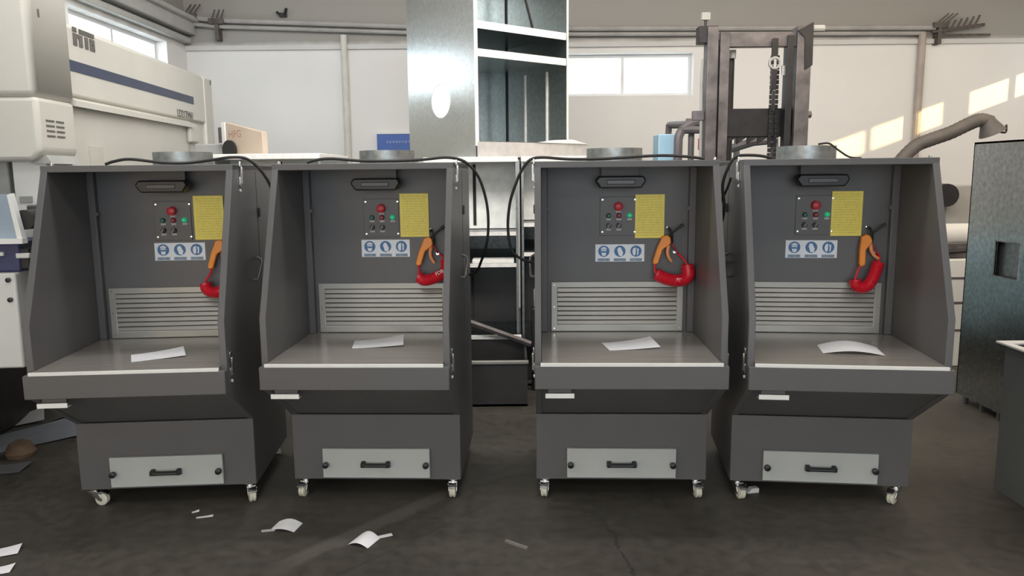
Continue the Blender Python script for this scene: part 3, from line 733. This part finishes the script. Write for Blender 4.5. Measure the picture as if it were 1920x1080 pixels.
MB().prism([(.7, .14), (TWW + .22, .135), (TWW + .02, .175), (.9, .165)], 'y', -.05, -.02).build('torn_film', FILM, tw)
MB().cyl((.45, .05, TWH), (.72, .05, 1.18), .012, n=8).build('diagonal_rod', STEELG, tw)

# control console with a tan panel, on the left open cabinet
c = tag(empty('control_console', (-2.38, 7.1, 2.087), R(-32)), 'tan panelled control console with reddish lettering on the cabinet behind the leftmost bench', 'console')
m = MB().prism([(-.22, .0), (.26, .0), (.26, .20), (-.22, .30)], 'y', -.03, .03).build('panel', TAN, c, bevel=.006)
MB().box(-.27, -.22, -.04, .04, 0, .30).build('side_frame', MACHW, c, bevel=.004)
text_mesh('HFG', .09, mat('reddish_print', (.36, .20, .15), .6), 'lettering', c, Matrix.Translation((-.1, -.0305, .19)) @ Matrix.Rotation(R(90), 4, 'X'))
MB().lathe([(0, -.04), (.09, -.04), (.09, -.06), (0, -.06)], 'y', (-.16, 0, .05), 20).build('fan_guard', BLACK, c)
MB().box(-.33, -.28, -.03, .03, .12, .26).build('switch_box', STEELD, c, bevel=.004)
tag(MB().box(-2.92, -2.66, 7.3, 7.6, 1.95, 2.2).build('grey_box', GREYM, bevel=.01), 'grey metal box standing behind the leftmost bench next to the console', 'box')
tag(MB().box(-3.0, -2.6, 7.2, 7.7, 0, 1.95).build('machine_pedestal', MACHW, bevel=.01), 'off white pedestal under the grey metal box', 'pedestal')

# ------------------------------------------------------------------ lift truck
f = tag(empty('lift_truck', (2.12, 6.9, 0)), 'dark lift truck with a tall greasy mast behind the third and fourth benches', 'forklift')
X0 = 2.12
def fbox(name, m, x0, x1, y0, y1, z0, z1, par=None, bevel=.004): return MB().box(x0 - X0, x1 - X0, y0 - 6.9, y1 - 6.9, z0, z1).build(name, m, par or f, bevel=bevel)
for s, (a, b2) in ((-1, (1.655, 1.745)), (1, (2.405, 2.525))):
    fbox('outer_mast_rail', STEELD, a, b2, 6.72, 6.86, .1, 3.10)
fbox('inner_mast_rail', STEELD, 1.765, 1.845, 6.74, 6.84, .1, 3.06); fbox('inner_mast_rail', STEELG, 2.33, 2.385, 6.74, 6.84, .1, 3.03)
fbox('mast_gap', SLOT, 1.745, 1.765, 6.76, 6.86, .1, 3.0)
fbox('top_crossbeam', STEELD, 1.74, 2.42, 6.76, 6.84, 2.94, 3.055)
fbox('middle_crossbeam', STEELG, 1.74, 2.42, 6.86, 6.92, 2.20, 2.44)
for k in range(5): MB().prism([(-.05, 2.14), (.05, 2.21), (-.05, 2.21)], 'y', -.03, .01).build('beam_tooth', STEELG, f, loc=(1.93 + .09 * k - X0, 0, 0))
MB().cyl((1.90 - X0, .02, .2), (1.90 - X0, .02, 2.86), .038, n=14).build('lift_cylinder', STEELG, f, smooth=True)
MB().cyl((1.905 - X0, -.03, 2.86), (1.905 - X0, -.03, 2.93), .03, n=12).build('cylinder_head', GREYM, f, smooth=True)
fbox('lower_crossbeam', STEELD, 1.74, 2.42, 6.86, 6.92, .55, .75)
pl = fbox('top_plate', STEELG, 1.585, 1.745, 6.74, 6.86, 2.97, 3.11); MB().box(1.62 - X0, 1.69 - X0, -.1, -.06, 3.17, 3.23).build('lug', GREYM, pl)
MB().cyl((1.655 - X0, -.08, 3.1), (1.655 - X0, -.08, 3.18), .012, n=8).build('lug_stem', STEELG, pl)
pl = MB().prism([(2.40 - X0, 3.06), (2.53 - X0, 3.13), (2.535 - X0, 2.78), (2.47 - X0, 2.74), (2.46 - X0, 3.0)], 'y', -.19, -.15).build('top_plate', STEELG, f, bevel=.004)
MB().cyl((2.53 - X0, -.15, 3.08), (2.63 - X0, -.15, 3.08), .03, n=10).build('pin', GREYM, pl)
MB().box(1.56 - X0, 1.655 - X0, -.12, -.06, 2.34, 2.42).build('bolt_bracket', GUARD, f, bevel=.004)
MB().cyl((2.525 - X0, -.1, 2.38), (2.57 - X0, -.1, 2.38), .03, n=10).build('bolt', STEELD, f)
for x in (2.24, 2.29): 
    o = MB()
    for k in range(46): o.box(x - X0 - .012, x - X0 + .012, -.06 + (.006 if k % 2 else 0), -.045 + (.006 if k % 2 else 0), 1.0 + .041 * k, 1.035 + .041 * k)
    o.build('lift_chain', STEELG, f)
MB().lathe([(.036, -.012), (.052, -.012), (.052, .012), (.036, .012)], 'y', (2.215 - X0, -.19, 2.80), 20).build('hook_ring', GREYM, f, smooth=True)
for (u0, u1, w0, w1) in ((2.19, 2.24, 2.84, 3.0), (2.193, 2.237, 2.58, 2.76), (2.205, 2.228, 2.40, 2.575)): MB().box(u0 - X0, u1 - X0, -.2, -.17, w0, w1).build('hanging_strap', STEELG, f, bevel=.004)
MB().cyl((2.30 - X0, -.16, 2.70), (2.30 - X0, -.16, 2.78), .022, n=10).build('chain_anchor', CHROME, f)
# hydraulic hose bulging beside the left rail, guard frame and body behind the mast
MB().tube(spline([(1.635 - X0, -.1, 2.85), (1.63 - X0, -.1, 2.6), (1.635 - X0, -.1, 2.3), (1.64 - X0, -.1, 1.2)], 8), .014, 8).build('hydraulic_hose', GREYM, f, smooth=True)
gd = MB()
def gt(pts, r=.032): gd.tube([(x - X0, y - 6.9, z) for x, y, z in pts], r, 8)
gt(spline([(1.60, 7.55, 1.1), (1.60, 7.55, 2.05), (1.62, 7.56, 2.27), (1.74, 7.6, 2.36), (1.86, 7.62, 2.37)], 6), .042)
gt(spline([(2.52, 7.55, 1.1), (2.52, 7.55, 2.2), (2.48, 7.56, 2.33), (2.36, 7.6, 2.37)], 6), .038)
gt([(1.62, 7.56, 2.30), (2.5, 7.56, 2.30)], .036); gt([(1.75, 7.9, 2.40), (2.5, 7.9, 2.40)], .03); gt([(1.75, 8.6, 2.40), (2.5, 8.6, 2.40)], .03)
gt([(1.74, 7.58, 2.36), (1.74, 8.7, 2.42)], .03); gt([(2.12, 7.58, 2.37), (2.12, 8.7, 2.42)], .024); gt([(2.5, 7.58, 2.36), (2.5, 8.7, 2.42)], .03)
gt([(1.74, 7.62, 2.36), (1.74, 7.62, 1.1)], .03); gt([(1.74, 8.7, 2.42), (1.72, 8.9, 1.2)], .035); gt([(2.5, 8.7, 2.42), (2.52, 8.9, 1.2)], .035)
gt([(1.9, 7.7, 2.05), (2.3, 7.5, 2.18), (2.52, 7.5, 2.2)], .04)
gd.build('overhead_guard', GUARD, f, smooth=True)
MB().box(1.79 - X0, 1.90 - X0, .62, .66, 2.11, 2.22).build('red_lamp', REDD, f, bevel=.008)
MB().cyl((1.84 - X0, .64, 1.1), (1.84 - X0, .64, 2.12), .03, n=8).build('lamp_post', GUARD, f)
MB().box(1.72 - X0, 1.80 - X0, .02, .1, 2.17, 2.25).build('work_lamp', GREYM, f, bevel=.008)
body = MB().prism([(7.0, .25), (7.0, 1.15), (7.6, 1.2), (8.0, .95), (8.9, 1.15), (9.1, .95), (9.1, .25)], 'x', -.5, .5)
body.v = [(x, y - 6.9, z) for x, y, z in body.v]; body.build('body', LBLUE, f, bevel=.02)
for x in (-.45, .45):
    for y in (.35, 1.85):
        MB().lathe([(.10, -.09), (.26, -.09), (.30, -.06), (.30, .06), (.26, .09), (.10, .09)], 'x', (x, y, .30), 24).build('tyre', RUBBER, f, smooth=True)
tag(MB().box(1.44, 1.60, 7.7, 8.0, 0, 2.27).build('blue_locker', LBLUE, bevel=.01), 'narrow light blue locker behind the third bench roof', 'locker')

# ------------------------------------------------------------------ fume extraction arm and small machine behind the last bench
a = tag(empty('extraction_arm', (3.72, 7.6, 0)), 'grey flexible extraction arm with hood reaching up behind the rightmost bench', 'extraction arm')
pts = spline([(.0, 0, 1.9), (.05, 0, 2.0), (.18, 0, 2.13), (.30, -.02, 2.185), (.48, -.04, 2.25), (.64, -.06, 2.33), (.74, -.07, 2.365), (.84, -.08, 2.34)], 8)
hs = MB(); hs.tube(pts, [.062 + .004 * (k % 2) for k in range(len(pts))], 14); hs.build('flexible_hose', HOSEG, a, smooth=True)
hd = MB(); hd.cyl((.80, -.08, 2.365), (.86, -.08, 2.24), .06, .12, 18); hd.build('suction_hood', HOSEG, a, smooth=True)
MB().tube(spline([(.93, -.08, 2.25), (.985, -.08, 2.25), (.985, -.08, 2.32)], 5), .01, 8).build('hood_handle', STEELG, a, smooth=True)
MB().cyl((0, 0, .02), (0, 0, 1.95), .07, n=16).build('column', HOSEG, a, smooth=True); MB().lathe([(0, 0), (.22, 0), (.22, .02), (0, .02)], 'z', (0, 0, 0), 20).build('base_plate', STEELD, a)
g = tag(empty('drive_unit', (4.28, 7.7, 0)), 'pale machine with a dark motor and drum beyond the rightmost bench', 'machine')
MB().box(-.28, .35, -.3, .3, 0, 1.05).build('cabinet', MACHW, g, bevel=.01)
MB().cyl((-.3, -.02, 1.28), (.35, -.02, 1.28), .13, n=20).build('drum', MACHW, g, smooth=True)
MB().box(-.2, .3, -.2, .2, 1.05, 1.2).build('drum_base', STEELD, g, bevel=.01)
MB().box(-.05, .25, -.1, .15, 1.35, 1.75).build('motor_mount', GREYM, g, bevel=.01)
MB().cyl((-.13, -.25, 1.66), (-.08, .1, 1.66), .11, n=18).build('motor', STEELG, g, smooth=True)
MB().cyl((-.3, -.25, 1.10), (.1, -.25, 1.13), .025, n=8).build('shaft', STEELG, g)
for z in (.35, .62, .86): MB().box(-.27, .34, -.305, -.3, z, z + .02).build('vent_line', STEELD, g)

# ------------------------------------------------------------------ galvanised cabinet and open bin on the right
p = tag(empty('galvanised_cabinet', (4.2, 5.3, 0)), 'large dull galvanised cabinet with a square cut-out at the right edge', 'cabinet')
def panel_cut(y0, y1, z0, z1, hy0, hy1, hz0, hz1, x0, x1):
    return MB().ring([(y0, z0), (y1, z0), (y1, z1), (y0, z1)], [(hy0, hz0), (hy1, hz0), (hy1, hz1), (hy0, hz1)], 'x', x0, x1)
PG_ = m_galv('worn_galvanised_sheet', (.46, .49, .485), .24, .22)
lp = panel_cut(-.95, 1.0, .06, 2.115, .34, .62, 1.10, 1.36, -.5, -.488).build('side_panel', PG_, p)
MB().box(-.46, -.45, .30, .66, 1.06, 1.40).build('inner_plate', GALV_DULL, p)
MB().ring([(.33, 1.09), (.63, 1.09), (.63, 1.37), (.33, 1.37)], [(.34, 1.10), (.62, 1.10), (.62, 1.36), (.34, 1.36)], 'x', -.506, -.49).build('cutout_rim', GALV_DULL, lp)
MB().box(-.5, .5, .988, 1.0, .06, 2.115).build('back_panel', PG_, p); MB().box(-.5, .5, -.95, 1.0, 2.10, 2.115).build('top_panel', PG_, p)
MB().box(.488, .5, -.95, 1.0, .06, 2.115).build('side_panel', PG_, p); MB().box(-.49, .49, -.95, -.938, .06, 2.1).build('front_panel', PG_, p)
for k in range(9):
    MB().box(-.498, -.47, -.9 + .22 * k, -.87 + .22 * k, 0, .06).build('foot', GALV_DULL, p)
b = tag(empty('open_bin', (3.27, 3.85, 0)), 'blue grey open topped steel bin with a white rim at the right edge', 'bin')
m = MB()
x0, x1, y0, y1, h = -.37, .37, -.62, .62, .885
m.box(x0, x0 + .012, y0, y1, .0, h).build('side_panel', GREYB, b); MB().box(x1 - .012, x1, y0, y1, 0, h).build('side_panel', GREYB, b)
MB().box(x0 + .012, x1 - .012, y0, y0 + .012, 0, h).build('end_panel', GREYB, b); MB().box(x0 + .012, x1 - .012, y1 - .012, y1, 0, h).build('end_panel', GREYB, b)
MB().box(x0 + .012, x1 - .012, y0 + .012, y1 - .012, .02, .03).build('floor_panel', GREYB, b)
MB().ring([(x0 - .03, y0 - .03), (x1 + .03, y0 - .03), (x1 + .03, y1 + .05), (x0 - .03, y1 + .05)], [(x0 + .02, y0 + .02), (x1 - .02, y0 + .02), (x1 - .02, y1 - .02), (x0 + .02, y1 - .02)], 'z', h, h + .012).build('rim', TRIM, b, bevel=.002)
MB().cyl((x0 + .06, y1 - .10, h + .005), (x0 + .16, y1 + .0, h + .07), .008, n=8).build('loose_rod', GREYM, b)

# ------------------------------------------------------------------ the ivory punching machine along the left wall
mc = tag(empty('punching_machine', (-3.29, 8.5, 0), R(4.7)), 'large ivory machine with a navy stripe along the left wall', 'machine')
# local axes: -y towards the camera along the beam, +x towards the benches; the long face lies in x = 0
beam = MB().prism([(-1.0, 1.2), (-.0, 1.2), (.0, 2.46), (.03, 2.47), (.03, 2.93), (.0, 2.96), (-1.0, 2.96)], 'y', -3.05, 0.0).build('beam', MACH, mc, bevel=.012)
MB().box(.024, .034, -3.04, -.38, 2.632, 2.706).build('navy_stripe', NAVY, beam)
MB().prism([(.0, 2.40), (.06, 2.39), (.06, 2.43), (.0, 2.46)], 'y', -3.04, -.52).build('drip_ledge', MACH, beam)
MB().box(-.005, .045, -.58, -.33, 2.24, 2.43).build('corner_cover', MACH, beam, bevel=.02)
MB().box(.0, .012, -.56, -.52, 1.25, 2.30).build('panel_joint', GREYM, beam)
end = MB().box(-1.0, .04, -.02, .27, 1.2, 2.95).build('end_column', MACH, mc, bevel=.02)
MB().box(.036, .046, .0, .20, 2.06, 2.20).build('rating_plate', GREYM, end)
MB().box(.036, .046, .20, .22, 2.89, 2.94).build('slot_mark', LOGO, end)
MB().box(-1.0, -.78, -3.4, .2, .0, 1.22).build('lower_frame', STEELG, mc, bevel=.02)
Mt = Matrix.Translation((.034, -.66, 2.506)) @ Matrix.Rotation(R(90), 4, 'Z') @ Matrix.Rotation(R(90), 4, 'X')
text_mesh('LD21TM41', .105, LOGO, 'lettering', beam, Mt)
# logo: letters built from bars
lg = MB(); ly, lz, sy_, sz_ = -2.94, 2.815, .00064, .00037
for (u0, u1, w0, w1) in ((0, 90, 250, 330), (150, 520, 250, 330), (0, 85, 0, 220), (85, 135, 160, 220), (135, 220, 0, 220), (280, 355, 0, 220), (400, 520, 130, 220), (400, 450, 95, 130), (470, 520, 95, 130), (400, 520, 0, 95)):
    lg.box(.031, .036, ly + u0 * sy_, ly + u1 * sy_, lz + w0 * sz_, lz + w1 * sz_)
lg.build('logo', LOGO, beam)
# head block nearer the camera
hx0, hx1, hy0, hy1 = -1.05, .06, -3.57, -3.05
head = MB().prism([(hx0, 2.40), (hx1 - .02, 2.40), (hx1, 2.44), (hx1, 3.35), (hx0, 3.35)], 'y', hy0, hy1).build('head_cover', MACH, mc, bevel=.05, seg=4)
lowh = MB().prism([(hx0, 2.01), (hx1 - .06, 2.01), (hx1 - .005, 2.07), (hx1 - .005, 2.41), (hx0, 2.41)], 'y', hy0 + .01, hy1 - .01).build('lower_head_cover', MACH, mc, bevel=.03, seg=3)
for k in range(4):
    for q in range(2): MB().box(hx1 - .008, hx1 - .002, hy0 + .10 + q * .13, hy0 + .205 + q * .13, 2.165 + .032 * k, 2.177 + .032 * k).build('vent_slot', LOGO, lowh)
MB().box(hx1 - .001, hx1 + .003, -3.46, -3.44, 2.90, 2.95).build('slot_mark', LOGO, head)
MB().prism([(-.05, 2.0), (.09, 1.995), (.055, 2.05)], 'y', hy0 + .06, hy1 - .05).build('chin_panel', GREYM, lowh)
col = MB().box(-.19, .03, -3.45, -3.1, 1.2, 2.03).build('throat_column', MACHW, mc, bevel=.01)
MB().box(-.9, -.24, -3.40, -3.1, 1.3, 2.03).build('throat_panel', GREYM, mc, bevel=.01)
MB().box(-.16, -.08, -3.456, -3.45, 1.75, 1.79).build('rating_plate', GREYM, col)
MB().box(.0, .014, -2.78, -2.56, 1.95, 2.13).build('paper_notice', mat('beige_paper', (.50, .48, .42), .7), beam)
MB().cyl((.12, -3.97, 1.665), (.12, -3.62, 1.665), .058, n=18).build('drive_motor', STEELG, mc, smooth=True)
MB().box(-.02, .18, -3.66, -3.44, 1.60, 1.74).build('motor_mount', STEELD, mc, bevel=.01)
gp = MB().prism([(-.45, 1.555), (.115, 1.555), (.075, 1.815), (-.45, 1.815)], 'y', -4.0, -3.985).build('sloped_guard', BLUEGL, mc)
MB().prism([(-.45, 1.53), (.13, 1.53), (.13, 1.56), (-.45, 1.56)], 'y', -4.03, -3.97).build('guard_rail', TRIM, gp)
MB().prism([(.10, 1.54), (.13, 1.54), (.085, 1.82), (.065, 1.81)], 'y', -4.02, -3.975).build('guard_stile', TRIM, gp)
nv = MB().box(-.45, .07, -3.96, -3.5, 1.36, 1.53).build('carriage_casting', NAVYB, mc, bevel=.01)
MB().box(.06, .12, -3.95, -3.6, 1.37, 1.50).build('carriage_end', STEELG, nv, bevel=.01)
MB().box(.055, .13, -3.975, -3.95, 1.44, 1.47).build('carriage_block', MACHW, nv, bevel=.005); MB().box(-.08, -.01, -3.98, -3.955, 1.455, 1.48).build('carriage_block', MACHW, nv, bevel=.005)
sk = MB().box(-.6, .055, -4.0, -3.2, .787, 1.358).build('skirt_cabinet', MACHW, mc, bevel=.012)
for z in (1.317, 1.20): MB().lathe([(0, 0), (.014, 0), (.014, -.014), (0, -.018)], 'y', (.017, -4.0, z), 12).build('fixing_knob', BLACK, sk)
MB().box(-.8, -.62, -3.9, -3.2, .0, 1.3).build('plinth', STEELG, mc)

# ------------------------------------------------------------------ litter on the floor
LG = 'scraps lying on the concrete floor'
sheet('paper_scrap', 'white torn paper scrap on the floor before the gap of the two left benches', LG, (-1.25, 4.03, .0), R(-10), .14, .11, .022, PAPER, 3)
tag(MB().box(-.035, .035, -.008, .008, 0, .006).build('wood_stick', mat('pale_stick', (.5, .48, .44), .7), None, (-1.335, 3.985, 0.0), (0, 0, R(10))), 'short pale stick beside the torn paper scrap', 'stick', None)
sheet('paper_scrap', 'curled white paper scrap on the floor before the second bench', LG, (-.79, 3.85, .0), R(-22), .12, .12, .030, PAPER, 3)
tag(MB().box(-.05, .05, -.012, .012, 0, .004).build('paper_strip', PAPER, None, (-.70, 3.905, .0), (0, 0, R(25))), 'thin strip end beside the curled paper scrap', 'paper')
tag(MB().box(-.07, .07, -.008, .008, 0, .012).build('wood_stick', mat('grey_stick', (.2, .18, .17), .7), None, (.01, 3.79, 0.0), (0, 0, R(-38))), 'thin greyish stick on the floor before the middle gap', 'stick')
sheet('paper_scrap', 'pointed white scrap on the floor at the left edge', LG, (-2.66, 3.75, .0), R(18), .22, .09, .02, PAPER, 1)
sheet('paper_scrap', 'small white scrap at the bottom left corner of the floor', LG, (-2.52, 3.58, .0), R(12), .10, .08, .015, PAPER, 1)
sheet('paper_scrap', 'tiny white chip on the floor before the leftmost bench, nearer its base', LG, (-1.83, 4.235, .0), R(30), .04, .02, .006, PAPER, 1)
sheet('paper_scrap', 'thin white shred on the floor before the leftmost bench', LG, (-1.75, 4.165, .0), R(12), .09, .02, .006, PAPER, 1)
tag(MB().prism([(-.04, 0), (.035, 0), (.035, .03), (-.01, .03)], 'y', -.02, .02).build('plastic_chip', TRIM, None, (1.43, 4.44, 0), (0, 0, R(10)), bevel=.003), 'small white wedge beside the left caster of the rightmost bench', 'chip')
sheet('sheet_offcut', 'grey blue metal sheet offcut on the floor beside the leftmost bench', LG, (-3.62, 5.50, .0), R(40), .75, .42, .05, GREYP, 1, 'offcut', .003)
sheet('sheet_offcut', 'pale narrow sheet offcut behind the blue grey one on the left floor', LG, (-3.95, 5.86, .0), R(30), .5, .2, .08, mat('pale_offcut', (.40, .39, .40), .5), 1, 'offcut', .003)
sheet('cardboard_piece', 'brown cardboard piece on the floor behind the left sheet offcuts', LG, (-3.45, 6.1, .0), R(10), .5, .35, .10, mat('drab_cardboard', (.13, .115, .085), .8, var=.1), 3, 'cardboard', .004)
sheet('sheet_offcut', 'small dark grey offcut near the left edge of the floor', LG, (-3.36, 4.92, .0), R(4), .26, .16, .02, mat('dark_offcut', (.12, .125, .13), .5), 1, 'offcut', .003)
m = MB(); m.lathe([(0, 0), (.09, 0), (.10, .03), (.07, .09), (.03, .11), (0, .11)], 'z', (0, 0, 0), 10)
tag(m.build('rag_bundle', BROWN, None, (-3.42, 5.18, 0), (0, 0, .4), smooth=True), 'brown crumpled rag bundle at the left edge of the floor', 'rag')
